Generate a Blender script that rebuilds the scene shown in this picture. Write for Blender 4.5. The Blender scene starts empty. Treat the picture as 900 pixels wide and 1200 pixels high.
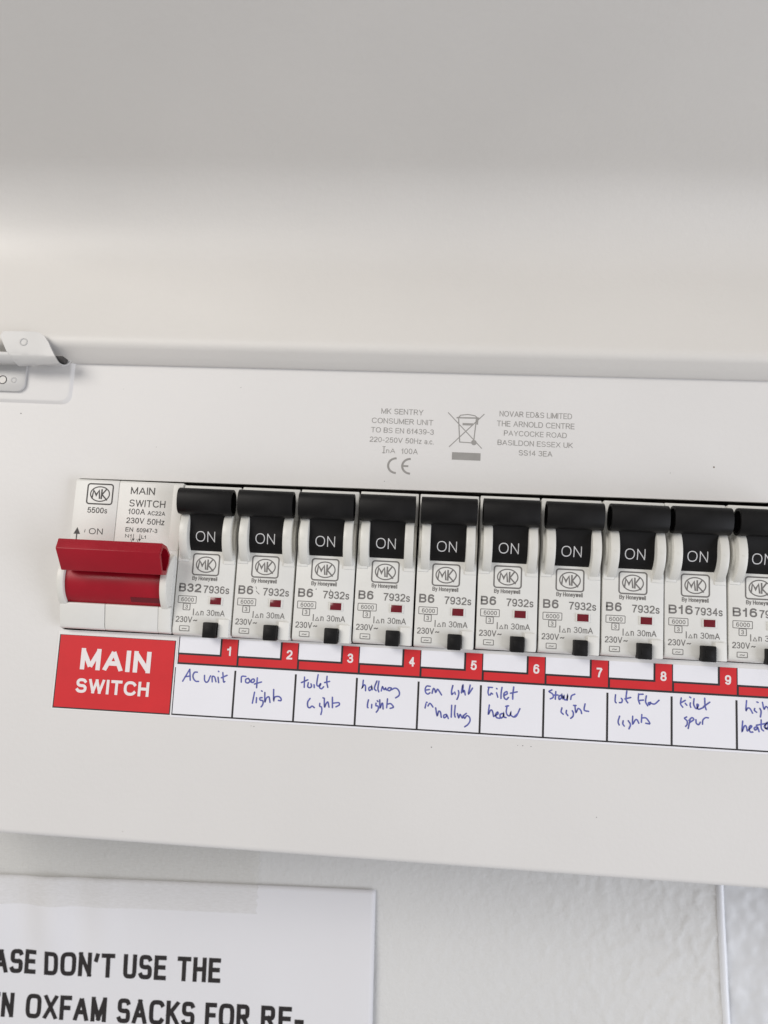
import bpy, bmesh, math, random
from mathutils import Matrix, Vector, noise

sc = bpy.context.scene
PI = math.pi
S = 0.001                      # everything below is written in millimetres

# ------------------------------------------------------------------ camera
cam_d = bpy.data.cameras.new('camera')
cam = bpy.data.objects.new('camera', cam_d)
sc.collection.objects.link(cam)
RX = Vector((0.9970947, 0.0543917, 0.0533264))
DN = Vector((0.0454896, 0.1363323, -0.9896182))
FW = Vector((-0.0610972, 0.9891689, 0.1334619))
UP = -DN
BK = -FW
cam.matrix_world = Matrix(((RX.x, UP.x, BK.x, 0.072067), (RX.y, UP.y, BK.y, -0.224202),
                           (RX.z, UP.z, BK.z, 0.031455), (0, 0, 0, 1)))
cam_d.sensor_fit = 'VERTICAL'
cam_d.sensor_height = 36
cam_d.lens = 27.0
cam_d.clip_start = 0.005
cam_d.clip_end = 20
cam_d.dof.use_dof = True
cam_d.dof.focus_distance = 0.222
cam_d.dof.aperture_fstop = 16.0
sc.camera = cam

# ------------------------------------------------------------------ light
w = bpy.data.worlds.new('World')
sc.world = w
w.use_nodes = True
w.node_tree.nodes['Background'].inputs[0].default_value = (1.0, 0.978, 0.962, 1)
w.node_tree.nodes['Background'].inputs[1].default_value = 0.36


def area(name, loc, target, sx, sy, watts, col):
    d = bpy.data.lights.new(name, 'AREA')
    d.shape = 'RECTANGLE'
    d.size, d.size_y, d.energy, d.color = sx, sy, watts, col
    o = bpy.data.objects.new(name, d)
    sc.collection.objects.link(o)
    o.location = loc
    o.rotation_euler = (Vector(target) - Vector(loc)).to_track_quat('-Z', 'Y').to_euler()
    return o


area('room_light', (-0.75, -1.00, 0.45), (0.06, 0, 0.08), 0.8, 0.5, 9.6, (1.0, 0.955, 0.90))
area('window_light', (1.20, -0.62, -0.32), (0.10, 0, -0.05), 0.7, 1.0, 9.6, (0.865, 0.90, 1.0))

vs = sc.view_settings
vs.view_transform = 'Standard'
vs.look = 'None'
vs.exposure = 0.11
vs.gamma = 1


# ------------------------------------------------------------------ materials
def mat(name, col, rough=0.5, bump=0, bscale=200, mottle=0, mscale=20, specks=0, spec=0.5, detail=3, metallic=0,
        coat=0, vary=0):
    m = bpy.data.materials.new(name)
    m.use_nodes = True
    nt = m.node_tree
    N = nt.nodes
    L = nt.links
    b = N['Principled BSDF']
    b.inputs['Base Color'].default_value = (*col, 1)
    b.inputs['Roughness'].default_value = rough
    b.inputs['Metallic'].default_value = metallic
    b.inputs['Specular IOR Level'].default_value = spec
    b.inputs['Coat Weight'].default_value = coat
    tc = N.new('ShaderNodeTexCoord')
    oi = N.new('ShaderNodeObjectInfo')
    if mottle or specks:
        n = N.new('ShaderNodeTexNoise')
        n.inputs['Scale'].default_value = mscale
        n.inputs['Detail'].default_value = 6
        L.new(tc.outputs['Object'], n.inputs['Vector'])
        r = N.new('ShaderNodeMapRange')
        r.inputs['From Min'].default_value = 0.3
        r.inputs['From Max'].default_value = 0.7
        r.inputs['To Min'].default_value = 1 - mottle
        r.inputs['To Max'].default_value = 1 + mottle * 0.4
        L.new(n.outputs['Fac'], r.inputs['Value'])
        mx = N.new('ShaderNodeVectorMath')
        mx.operation = 'SCALE'
        mx.inputs[0].default_value = col
        vr = N.new('ShaderNodeMapRange')
        vr.inputs['To Min'].default_value = 1 - vary
        vr.inputs['To Max'].default_value = 1 + vary
        L.new(oi.outputs['Random'], vr.inputs['Value'])
        ml = N.new('ShaderNodeMath')
        ml.operation = 'MULTIPLY'
        L.new(r.outputs['Result'], ml.inputs[0])
        L.new(vr.outputs['Result'], ml.inputs[1])
        L.new(ml.outputs[0], mx.inputs['Scale'])
        out = mx.outputs['Vector']
        rr = N.new('ShaderNodeMapRange')
        rr.inputs['From Min'].default_value = 0.3
        rr.inputs['From Max'].default_value = 0.7
        rr.inputs['To Min'].default_value = max(rough - 0.06, 0.05)
        rr.inputs['To Max'].default_value = rough + 0.07
        L.new(n.outputs['Fac'], rr.inputs['Value'])
        L.new(rr.outputs['Result'], b.inputs['Roughness'])
        if specks:
            v = N.new('ShaderNodeTexVoronoi')
            v.inputs['Scale'].default_value = 85
            L.new(tc.outputs['Object'], v.inputs['Vector'])
            gt = N.new('ShaderNodeMath')
            gt.operation = 'LESS_THAN'
            gt.inputs[1].default_value = specks
            L.new(v.outputs['Distance'], gt.inputs[0])
            sel = N.new('ShaderNodeMath')
            sel.operation = 'GREATER_THAN'
            sel.inputs[1].default_value = 0.72
            sx = N.new('ShaderNodeSeparateColor')
            L.new(v.outputs['Color'], sx.inputs[0])
            L.new(sx.outputs[0], sel.inputs[0])
            mul = N.new('ShaderNodeMath')
            mul.operation = 'MULTIPLY'
            L.new(gt.outputs[0], mul.inputs[0])
            L.new(sel.outputs[0], mul.inputs[1])
            mc = N.new('ShaderNodeMix')
            mc.data_type = 'RGBA'
            L.new(mul.outputs[0], mc.inputs['Factor'])
            L.new(out, mc.inputs['A'])
            mc.inputs['B'].default_value = (0.16, 0.13, 0.10, 1)
            out = mc.outputs['Result']
        L.new(out, b.inputs['Base Color'])
    if bump:
        n2 = N.new('ShaderNodeTexNoise')
        n2.inputs['Scale'].default_value = bscale
        n2.inputs['Detail'].default_value = detail
        L.new(tc.outputs['Object'], n2.inputs['Vector'])
        bp = N.new('ShaderNodeBump')
        bp.inputs['Strength'].default_value = 1
        bp.inputs['Distance'].default_value = bump * S
        L.new(n2.outputs['Fac'], bp.inputs['Height'])
        L.new(bp.outputs['Normal'], b.inputs['Normal'])
    return m


M_steel = mat('white_enamel', (0.70, 0.688, 0.675), 0.5, 0.05, 700, 0.025, 18, specks=0.022)
M_lid = mat('lid_enamel', (0.70, 0.680, 0.648), 0.5, 0.07, 600, 0.045, 11)
M_dark = mat('hollow_shade_dark', (0.05, 0.047, 0.045), 0.7)  # near black standing in for the shade in the hinge hollow
M_inner = mat('shaded_inside_enamel', (0.38, 0.33, 0.29), 0.6)  # white inside enamel darkened to brown, the shade inside is in the colour
M_hinge = mat('hinge_enamel', (0.53, 0.525, 0.515), 0.36, 0.03, 500, 0.03, 60)
M_body = mat('white_plastic', (0.74, 0.735, 0.705), 0.42, 0.010, 2500, 0.045, 90, vary=.025)
M_cheek = mat('cream_plastic', (0.71, 0.70, 0.655), 0.36, 0.010, 2500, 0.06, 120, vary=.03)
M_black = mat('black_plastic', (0.0075, 0.007, 0.0072), 0.5, 0.012, 3000, 0.5, 170, spec=.22, vary=.2)
M_red = mat('red_plastic', (0.34, 0.005, 0.017), 0.34, 0.012, 2200, 0.12, 80, spec=.36)
M_flag = mat('dark_red_window', (0.15, 0.005, 0.013), 0.18, mottle=0.1, mscale=300)
M_print = mat('grey_print', (0.06, 0.056, 0.054), 0.6, mottle=0.15, mscale=400)
M_soft = mat('soft_grey_print', (0.17, 0.162, 0.155), 0.6, mottle=0.15, mscale=400)
M_etch = mat('pale_grey_print', (0.31, 0.30, 0.285), 0.6, mottle=0.1, mscale=400)
M_onprint = mat('white_print', (0.62, 0.62, 0.63), 0.6, mottle=0.1, mscale=400)
M_card = mat('white_card', (0.80, 0.80, 0.845), 0.55, 0.004, 1500, 0.015, 50)
M_gloss = mat('label_paper', (0.76, 0.75, 0.735), 0.5, mottle=0.015, mscale=50)
M_redprint = mat('red_print', (0.62, 0.026, 0.032), 0.5, 0.006, 1500, 0.05, 150, spec=.3)
M_line = mat('black_print', (0.018, 0.016, 0.018), 0.5, mottle=0.1, mscale=300)
M_labtext = mat('white_label_text', (0.80, 0.75, 0.75), 0.5, mottle=0.02, mscale=100)
M_ink = mat('blue_biro', (0.11, 0.125, 0.42), 0.45, mottle=0.35, mscale=900)
M_paper = mat('notice_paper_white', (0.725, 0.727, 0.755), 0.75, 0.01, 1800, 0.015, 25)
M_toner = mat('black_toner', (0.016, 0.013, 0.014), 0.5, mottle=0.15, mscale=300)


# ------------------------------------------------------------------ mesh helpers (mm)
class MB:
    def __init__(self):
        self.bm = bmesh.new()

    def verts(self, pts):
        return [self.bm.verts.new(p) for p in pts]

    def face(self, pts):
        return self.bm.faces.new(self.verts(pts))

    def box(self, x0, x1, y0, y1, z0, z1, bevel=0, seg=2):
        t = bmesh.new()
        bmesh.ops.create_cube(t, size=1)
        for v in t.verts:
            v.co = Vector((x0 + (v.co.x + .5) * (x1 - x0), y0 + (v.co.y + .5) * (y1 - y0), z0 + (v.co.z + .5) * (z1 - z0)))
        self._add(t, bevel, seg)

    def prism(self, prof, x0, x1, bevel=0, seg=2, hollow=None, axis='x'):
        """prof: closed polygon of (y, z); extruded along x (or of (x, z) along y)."""
        t = bmesh.new()
        f = (lambda a, b, c: (c, a, b)) if axis == 'x' else (lambda a, b, c: (a, c, b))
        A = [t.verts.new(f(p[0], p[1], x0)) for p in prof]
        B = [t.verts.new(f(p[0], p[1], x1)) for p in prof]
        n = len(prof)
        for i in range(n):
            t.faces.new((A[i], A[(i + 1) % n], B[(i + 1) % n], B[i]))
        caps = [t.faces.new(A[::-1]), t.faces.new(B)]
        if hollow:
            wall, deep = hollow
            c0 = sum(p[0] for p in prof) / n
            c1 = sum(p[1] for p in prof) / n
            rad = sum(math.hypot(p[0] - c0, p[1] - c1) for p in prof) / n
            sc_ = 1 - wall / rad
            bmesh.ops.delete(t, geom=caps, context='FACES_ONLY')
            for LO, x, sg in ((A, x0, 1), (B, x1, -1)):
                I = [t.verts.new(f(c0 + (p[0] - c0) * sc_, c1 + (p[1] - c1) * sc_, x)) for p in prof]
                D = [t.verts.new(f(c0 + (p[0] - c0) * sc_, c1 + (p[1] - c1) * sc_, x + sg * deep)) for p in prof]
                for i in range(n):
                    j = (i + 1) % n
                    t.faces.new((LO[i], LO[j], I[j], I[i]))
                    t.faces.new((I[i], I[j], D[j], D[i]))
                t.faces.new(D)
            outer = set(A + B)
        bmesh.ops.recalc_face_normals(t, faces=t.faces)
        if bevel:
            es = [e for e in t.edges if e.is_manifold and e.calc_face_angle(0) > (.45 if hollow else .6) and (not hollow or (e.verts[0] in outer and e.verts[1] in outer))]
            bmesh.ops.bevel(t, geom=es, offset=bevel, segments=seg, profile=.5, affect='EDGES', clamp_overlap=True)
            bevel = 0
        self._add(t, 0, seg)

    def _add(self, t, bevel, seg):
        if bevel:
            bmesh.ops.bevel(t, geom=list(t.edges), offset=bevel, segments=seg, profile=.5, affect='EDGES',
                            clamp_overlap=True)
        bmesh.ops.recalc_face_normals(t, faces=t.faces)
        m = {}
        for v in t.verts:
            m[v] = self.bm.verts.new(v.co)
        for fc in t.faces:
            try:
                self.bm.faces.new([m[v] for v in fc.verts])
            except ValueError:
                pass
        t.free()

    def sheet(self, path, x0, x1, th, nx=1, skew=None):
        """an open (y, z) path given thickness th and extruded along x."""
        n = len(path)
        nor = []
        for i in range(n):
            a = Vector(path[max(i - 1, 0)])
            b = Vector(path[min(i + 1, n - 1)])
            d = (b - a).normalized()
            nor.append(Vector((-d.y, d.x)))
        loop = [Vector(p) for p in path] + [Vector(path[i]) + nor[i] * th for i in range(n - 1, -1, -1)]
        self.prism([tuple(p) for p in loop], x0, x1)

    def transform(self, mtx):
        bmesh.ops.transform(self.bm, matrix=mtx, verts=self.bm.verts)
        return self

    def map(self, fn):
        for v in self.bm.verts:
            v.co = Vector(fn(*v.co))
        return self

    def build(self, name, material, parent=None, smooth=35, flat=False):
        me = bpy.data.meshes.new(name)
        for v in self.bm.verts:
            v.co *= S
        self.bm.to_mesh(me)
        self.bm.free()
        me.materials.append(material)
        if not flat:
            me.polygons.foreach_set('use_smooth', [True] * len(me.polygons))
            me.set_sharp_from_angle(angle=math.radians(smooth))
        o = bpy.data.objects.new(name, me)
        sc.collection.objects.link(o)
        o.parent = parent
        return o


def empty(name, loc, label=None, cat=None, group=None):
    o = bpy.data.objects.new(name, None)
    sc.collection.objects.link(o)
    o.location = Vector(loc) * S
    o.empty_display_size = 0.01
    tag(o, label, cat, group)
    return o


def tag(o, label=None, cat=None, group=None, kind=None):
    for k, v in (('label', label), ('category', cat), ('group', group), ('kind', kind)):
        if v:
            o[k] = v
    return o


# ------------------------------------------------------------------ flat printed strokes
class Ink:
    """flat ribbons on the plane y = const facing -y; every stroke sits a few microns proud of the last"""

    def __init__(self, y=-0.02):
        self.mb = MB()
        self.y = y
        self.k = 0

    def _y(self):
        self.k += 1
        return self.y - 0.0035 * (self.k % 12)

    def poly(self, pts):
        y = self._y()
        a = sum(pts[i][0] * pts[(i + 1) % len(pts)][1] - pts[(i + 1) % len(pts)][0] * pts[i][1] for i in range(len(pts)))
        if a < 0:
            pts = pts[::-1]
        self.mb.face([(p[0], y, p[1]) for p in pts])

    def rect(self, x0, x1, z0, z1):
        self.poly([(x0, z0), (x1, z0), (x1, z1), (x0, z1)])

    def stroke(self, pts, wd, cap=True, closed=False, rnd=False, zlim=None):
        P = []
        for p in pts:
            p = Vector((p[0], p[1]))
            if not P or (p - P[-1]).length > 1e-5:
                P.append(p)
        if closed and (P[0] - P[-1]).length < 1e-5:
            P.pop()
        n = len(P)
        if n < 2:
            return
        h = wd / 2
        if cap and not closed and not rnd:
            c0, c1 = cap if isinstance(cap, tuple) else (1, 1)
            P[0] = P[0] + (P[0] - P[1]).normalized() * h * c0
            P[-1] = P[-1] + (P[-1] - P[-2]).normalized() * h * c1
        Lf, Rt = [], []
        for i in range(n):
            a = P[i - 1] if (i > 0 or closed) else None
            b = P[(i + 1) % n] if (i < n - 1 or closed) else None
            d1 = (P[i] - a).normalized() if a is not None else None
            d2 = (b - P[i]).normalized() if b is not None else None
            if d1 is None:
                d1 = d2
            if d2 is None:
                d2 = d1
            t = (d1 + d2)
            t = t.normalized() if t.length > 1e-4 else d2
            nrm = Vector((-t.y, t.x))
            c = max(nrm.dot(Vector((-d2.y, d2.x))), 0.38)
            Lf.append(P[i] + nrm * (h / c))
            Rt.append(P[i] - nrm * (h / c))
        y = self._y()

        def q(v):
            z = v.y
            if zlim:
                z = min(max(z, zlim[0]), zlim[1])
            return self.mb.bm.verts.new((v.x, y, z))
        vl = [q(v) for v in Lf]
        vr = [q(v) for v in Rt]
        for i in range(n if closed else n - 1):
            j = (i + 1) % n
            try:
                self.mb.bm.faces.new((vr[i], vr[j], vl[j], vl[i]))
            except ValueError:
                pass
        if rnd and not closed:
            for p in (P[0], P[-1]):
                yy = self._y()
                self.mb.face([(p.x + h * math.cos(a), yy, p.y + h * math.sin(a)) for a in
                              [k * 2 * PI / 10 for k in range(10)]])

    def text(self, s, x0, x1, z0, z1, wt=0.12, n=2.25, gap=0.14, slope=0.0):
        """fit the string exactly between x0..x1 with capitals from z0 to z1; wt = stem / cap height"""
        H = z1 - z0
        wd = wt * H
        adv = 0
        items = []
        for ch in s:
            g = glyph(ch, n)
            items.append((adv, g))
            adv += g[0] + (gap + wt if g[1] else 0)
        total = adv - gap - wt
        k = (x1 - x0 - wd) / max(total, 1e-6)
        hz = H - wd
        for ax, (gw, strokes, desc) in items:
            for st in strokes:
                pts = [(x0 + wd / 2 + (ax + p[0]) * k, z0 + wd / 2 + p[1] * hz) for p in st]
                pts = [(p[0], p[1] + slope * (p[0] - x0)) for p in pts]
                zz = slope * (sum(p[0] for p in pts) / len(pts) - x0)
                cl = len(st) > 3 and st[0] == st[-1]
                runs = [[pts[0]]]
                for i in range(1, len(pts)):
                    runs[-1].append(pts[i])
                    if i < len(pts) - 1 and not cl:
                        a_ = Vector(pts[i]) - Vector(pts[i - 1])
                        b_ = Vector(pts[i + 1]) - Vector(pts[i])
                        if a_.length > 1e-5 and b_.length > 1e-5 and a_.angle(b_) > 1.75:
                            runs.append([pts[i]])
                for rn in runs:
                    ce = [1, 1]
                    if len(runs) > 1 and ch in 'NMKRX47':
                        for e_ in (0, 1):
                            a_, b_ = (rn[0], rn[1]) if e_ == 0 else (rn[-1], rn[-2])
                            inner = rn is not (runs[0] if e_ == 0 else runs[-1])
                            if inner and abs(a_[0] - b_[0]) > .05 * wd and abs(a_[1] - z0 - zz) > .3 * H * (ch == 'M'):
                                ce[e_] = 0
                    self.stroke(rn, wd, cap=tuple(ce), closed=cl, zlim=(z0 + zz - (desc * H), z1 + zz))
        return self

    def build(self, name, material, parent=None):
        return self.mb.build(name, material, parent, flat=True)


def arc(cx, cy, rx, ry, a0, a1, n=2.25, steps=None):
    steps = steps or max(4, int(abs(a1 - a0) / 15))
    out = []
    for i in range(steps + 1):
        a = math.radians(a0 + (a1 - a0) * i / steps)
        c, s_ = math.cos(a), math.sin(a)
        out.append((cx + rx * math.copysign(abs(c) ** (2 / n), c), cy + ry * math.copysign(abs(s_) ** (2 / n), s_)))
    return out


GC = {}


def glyph(ch, n=2.25):
    key = (ch, n)
    if key not in GC:
        GC[key] = _glyph(ch, n)
    return GC[key]


def _glyph(ch, n):
    A = lambda cx, cy, rx, ry, a0, a1: arc(cx, cy, rx, ry, a0, a1, n)
    o8 = [p for p in A(.36, .5, .36, .5, 90, 450)]
    o8[-1] = o8[0]

    def ring(cx, cy, rx, ry):
        r = A(cx, cy, rx, ry, 90, 450)
        r[-1] = r[0]
        return r
    xh = .72
    G = {
        'A': (.74, [[(0, 0), (.37, 1), (.74, 0)], [(.14, .32), (.60, .32)]]),
        'B': (.62, [[(0, 0), (0, 1), (.36, 1)] + A(.36, .76, .23, .24, 90, -90) + [(0, .52)], [(.36, .52)] + A(.36, .26, .26, .26, 90, -90) + [(0, 0)]]),
        'C': (.76, [A(.40, .5, .40, .5, 38, 322)]),
        'D': (.70, [[(0, 0), (0, 1), (.32, 1)] + A(.32, .5, .38, .5, 90, -90) + [(0, 0)]]),
        'E': (.56, [[(.56, 0), (0, 0), (0, 1), (.55, 1)], [(0, .52), (.50, .52)]]),
        'F': (.52, [[(0, 0), (0, 1), (.52, 1)], [(0, .50), (.45, .50)]]),
        'G': (.78, [A(.40, .5, .40, .5, 40, 345) + [(.78, .46), (.44, .46)], [(.78, .46), (.78, 0)]]),
        'H': (.64, [[(0, 0), (0, 1)], [(.64, 0), (.64, 1)], [(0, .52), (.64, .52)]]),
        'I': (.0, [[(0, 0), (0, 1)]]),
        'K': (.64, [[(0, 0), (0, 1)], [(.62, 1), (.02, .40)], [(.2, .56), (.64, 0)]]),
        'L': (.50, [[(0, 1), (0, 0), (.50, 0)]]),
        'M': (.78, [[(0, 0), (0, 1), (.39, .06), (.78, 1), (.78, 0)]]),
        'N': (.64, [[(0, 0), (0, 1), (.64, 0), (.64, 1)]]),
        'O': (.80, [ring(.40, .5, .40, .5)]),
        'P': (.60, [[(0, 0), (0, 1), (.34, 1)] + A(.34, .73, .26, .27, 90, -90) + [(0, .46)]]),
        'R': (.64, [[(0, 0), (0, 1), (.36, 1)] + A(.36, .75, .25, .25, 90, -90) + [(0, .50)], [(.32, .5), (.66, 0)]]),
        'S': (.64, [A(.32, .75, .30, .25, 25, 262)[:] + [(.36, .49)] + A(.32, .255, .32, .255, 75, -155)]),
        'T': (.66, [[(0, 1), (.66, 1)], [(.33, 1), (.33, 0)]]),
        'U': (.64, [[(0, 1), (0, .32)] + A(.32, .32, .32, .32, 180, 360) + [(.64, 1)]]),
        'V': (.70, [[(0, 1), (.35, 0), (.70, 1)]]),
        'W': (1.04, [[(0, 1), (.26, 0), (.52, 1), (.78, 0), (1.04, 1)]]),
        'X': (.68, [[(0, 1), (.68, 0)], [(0, 0), (.68, 1)]]),
        'Y': (.68, [[(0, 1), (.34, .42), (.68, 1)], [(.34, .42), (.34, 0)]]),
        'Z': (.62, [[(0, 1), (.60, 1), (0, 0), (.62, 0)]]),
        '0': (.54, [ring(.27, .5, .27, .5)]),
        '1': (.30, [[(.22, 0), (.22, 1)], [(.22, .84), (.10, .74), (.0, .72)]]),
        '2': (.54, [A(.27, .72, .26, .28, 165, -35) + [(.30, .34), (.04, .12), (0, 0), (.54, 0)]]),
        '3': (.54, [A(.26, .76, .24, .24, 160, -80) + [(.24, .52)], [(.24, .52)] + A(.26, .27, .28, .27, 80, -160)]),
        '4': (.56, [[(.42, 0), (.42, 1), (0, .30), (.56, .30)]]),
        '5': (.54, [[(.48, 1), (.10, 1), (.04, .48)] + A(.26, .33, .28, .33, 145, -155)]),
        '6': (.54, [A(.28, .66, .26, .34, 40, 180) + [(.0, .4)], ring(.27, .31, .27, .31)]),
        '7': (.54, [[(0, 1), (.54, 1), (.26, .45), (.18, 0)]]),
        '8': (.54, [ring(.27, .76, .23, .24), ring(.27, .26, .27, .26)]),
        '9': (.54, [A(.26, .34, .26, .34, 220, 360) + [(.54, .6)], ring(.27, .69, .27, .31)]),
        's': (.40, [A(.20, xh * .75, .19, xh * .25, 25, 262) + [(.22, xh * .5)] + A(.20, xh * .25, .20, xh * .25, 75, -155)]),
        'n': (.42, [[(0, 0), (0, xh)], [(0, .42)] + A(.21, xh - .22, .21, .22, 160, 0) + [(.42, 0)]]),
        'm': (.70, [[(0, 0), (0, xh)], [(0, .42)] + A(.175, xh - .2, .175, .2, 160, 0) + [(.35, 0)], [(.35, .42)] + A(.525, xh - .2, .175, .2, 160, 0) + [(.70, 0)]]),
        'z': (.40, [[(0, xh), (.39, xh), (0, 0), (.40, 0)]]),
        'a': (.42, [A(.20, xh - .2, .20, .2, 155, 0) + [(.40, 0)], ring(.19, .2, .19, .2)]),
        'c': (.40, [A(.21, xh / 2, .21, xh / 2, 40, 320)]),
        'e': (.44, [[(.02, .38), (.44, .38)] + A(.22, xh / 2, .22, xh / 2, 5, 320)]),
        'o': (.46, [ring(.23, xh / 2, .23, xh / 2)]),
        'l': (.0, [[(0, 0), (0, 1)]]),
        'w': (.66, [[(0, xh), (.165, 0), (.33, xh), (.495, 0), (.66, xh)]]),
        'y': (.46, [[(0, xh), (.23, 0)], [(.46, xh), (.18, -.18), (.05, -.26)]]),
        '.': (.0, [[(0, 0), (0, .02)]]),
        '-': (.30, [[(0, .40), (.30, .40)]]),
        '~': (.40, [[(0, .38), (.10, .46), (.20, .42), (.30, .36), (.40, .46)]]),
        '^': (.34, [[(0, 0), (.17, .36), (.34, 0), (0, 0)]]),
        "'": (.10, [[(.10, 1.0), (.02, .76)]]),
        '&': (.72, [[(.70, 0), (.16, .66)] + A(.30, .80, .17, .20, 200, -30) + [(.12, .40)] + A(.26, .23, .26, .23, 130, 300) + [(.64, .42)]]),
        ' ': (.42, []),
    }
    gw, st = G[ch]
    return (gw, st, .35 if ch == 'y' else 0)


def spline(pts, k=5):
    if len(pts) < 3:
        return pts
    P = [Vector(p) for p in pts]
    P = [P[0] * 2 - P[1]] + P + [P[-1] * 2 - P[-2]]
    out = []
    for i in range(1, len(P) - 2):
        for j in range(k):
            t = j / k
            a, b, c, d = P[i - 1], P[i], P[i + 1], P[i + 2]
            out.append(.5 * ((2 * b) + (c - a) * t + (2 * a - 5 * b + 4 * c - d) * t * t + (3 * b - a - 3 * c + d) * t ** 3))
    out.append(P[-2])
    return out


def rrect(x0, x1, z0, z1, r, k=5):
    out = []
    for cx, cz, a0 in ((x1 - r, z1 - r, 0), (x0 + r, z1 - r, 90), (x0 + r, z0 + r, 180), (x1 - r, z0 + r, 270)):
        for j in range(k + 1):
            a = math.radians(a0 + 90 * j / k)
            out.append((cx + r * math.cos(a), cz + r * math.sin(a)))
    return out


def badge(ink, cx, cz, wd, ht):
    """rounded square with an oval holding the two joined letters"""
    ink.stroke(rrect(cx - wd / 2, cx + wd / 2, cz - ht / 2, cz + ht / 2, .75), .42, closed=True)
    a, b = wd * .375, ht * .365
    ink.stroke([(cx + a * math.cos(t), cz + b * math.sin(t)) for t in [k * PI / 18 for k in range(36)]], .34, closed=True)
    h = ht * .215
    u = wd * .112
    ink.stroke([(cx - 2.7 * u, cz - h), (cx - 2.3 * u, cz + h), (cx - 1.3 * u, cz - .3 * h), (cx - .35 * u, cz + h), (cx - .05 * u, cz - h)], .46, zlim=(cz - h * 1.12, cz + h * 1.12))
    ink.stroke([(cx + .6 * u, cz - h), (cx + .6 * u, cz + h)], .44)
    ink.stroke([(cx + 2.1 * u, cz + h * 1.1), (cx + .75 * u, cz - .1 * h), (cx + 2.5 * u, cz - h * 1.3)], .40)


Y0 = 75.0        # depth of the wall behind the front cover

# ================================================================== SETTING
def edge_x(z):
    return 182.6 - (z + 59.7) * (2.1 / 45.0)


def frange(a, b, st):
    n = max(1, int(round((b - a) / st)))
    return [a + (b - a) * i / n for i in range(n + 1)]


def grid_sheet(xs, zs, fn):
    mb = MB()
    V = [[mb.bm.verts.new(fn(x, z)) for x in xs] for z in zs]
    for j in range(len(zs) - 1):
        for i in range(len(xs) - 1):
            mb.bm.faces.new((V[j][i], V[j][i + 1], V[j + 1][i + 1], V[j + 1][i]))
    return mb


def fbm(x, z, sc_, seed=0, o=3):
    return noise.fractal(Vector((x * sc_, z * sc_, seed)), 1.0, 2.0, o)


zs = frange(-700, -140, 40)[:-1] + frange(-140, -28, 0.9) + frange(-28, 700, 40)[1:]
xs = frange(-900, -95, 40)[:-1] + frange(-95, 40, 2.0)[:-1] + frange(40, 180.6, 0.9)


def wall_pt(x, z):
    f = min(max((x - 60) / 110.0, 0), 1)
    rid = 1 - abs(noise.noise(Vector((x * .16, z * .11, 3.3))))
    d = .14 * fbm(x, z, .05, 1) + (.05 + .26 * f) * fbm(x, z, .33, 2, 4) + .5 * f * f * max(rid - .86, 0) * 6
    if x > 170:
        d += (x - 170) / 10.6 * .35
    xx = x + (edge_x(z) - 182.6) * min(max((x - 60) / 120.6, 0), 1)
    return (xx, Y0 - d, z)


M_wall = mat('wall_paint', (0.67, 0.672, 0.665), 0.7, 0.22, 700, 0.03, 12, detail=5)
M_bead = mat('cool_lit_bead_gloss', (0.80, 0.82, 0.86), 0.35, 0.05, 500, 0.04, 30)  # brighter and bluer than the wall: the window highlight is in the colour
M_pier = mat('cool_lit_wall_gloss', (0.66, 0.67, 0.685), 0.45, 0.05, 500, 0.05, 30, detail=4)  # bluish tint of the window light is mixed into this white
o = grid_sheet(xs, zs, wall_pt).build('wall', M_wall, smooth=80)
tag(o, 'off white painted wall with a fine roller texture behind the box', 'wall', kind='structure')

mb = grid_sheet([i for i in range(13)], zs, lambda i, z: (
    edge_x(z) - 2.0 + 1.35 + 1.35 * math.cos(PI - PI * i / 12) + .10 * fbm(0, z, .08, 7),
    Y0 - .35 - (1.15 + .12 * fbm(3, z, .10, 5)) * math.sin(PI * i / 12), z))
o = mb.build('wall_corner_bead', M_bead, smooth=80)
tag(o, 'narrow rounded white bead running down the wall edge', 'wall edge', kind='structure')
xs2 = frange(0, 70, 0.9) + frange(70, 600, 60)[1:]


def pier_pt(x, z):
    d = .75 * fbm(x, z, .06, 9, 3) + .42 * fbm(x, z, .22, 4, 4)
    return (edge_x(z) + .5 + x, Y0 + 1.0 - d, z)


o = grid_sheet(xs2, zs, pier_pt).build('wall_return', M_pier, smooth=80)
tag(o, 'lumpy white painted plaster right of the bead, bluish window light in its colour', 'wall', kind='structure')

# ================================================================== NOTICE TAPED TO THE WALL
NP = (58.1, Y0 - .7, -68.6)
note = empty('paper_notice', NP, 'white paper notice with bold black capitals taped to the wall under the box', 'notice')
note.rotation_euler = (0, math.radians(-1.8), 0)


def paper_y(x, z):
    y = 0.0
    y -= 1.3 * math.exp(-((x + 2) / 14.0) ** 2) * min(1, -z / 30.0 + .1)      # the right edge curls off the wall
    f = math.exp(-((z + 14) / 16.0) ** 2) * min(max((-x - 85) / 25, 0), 1)
    y -= f * (1.3 + .8 * math.sin(x * .30 + .8 + z * .04) + .45 * math.sin(x * .19 + z * .05))
    y -= .12 * fbm(x, z, .03, 6)
    return y


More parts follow.
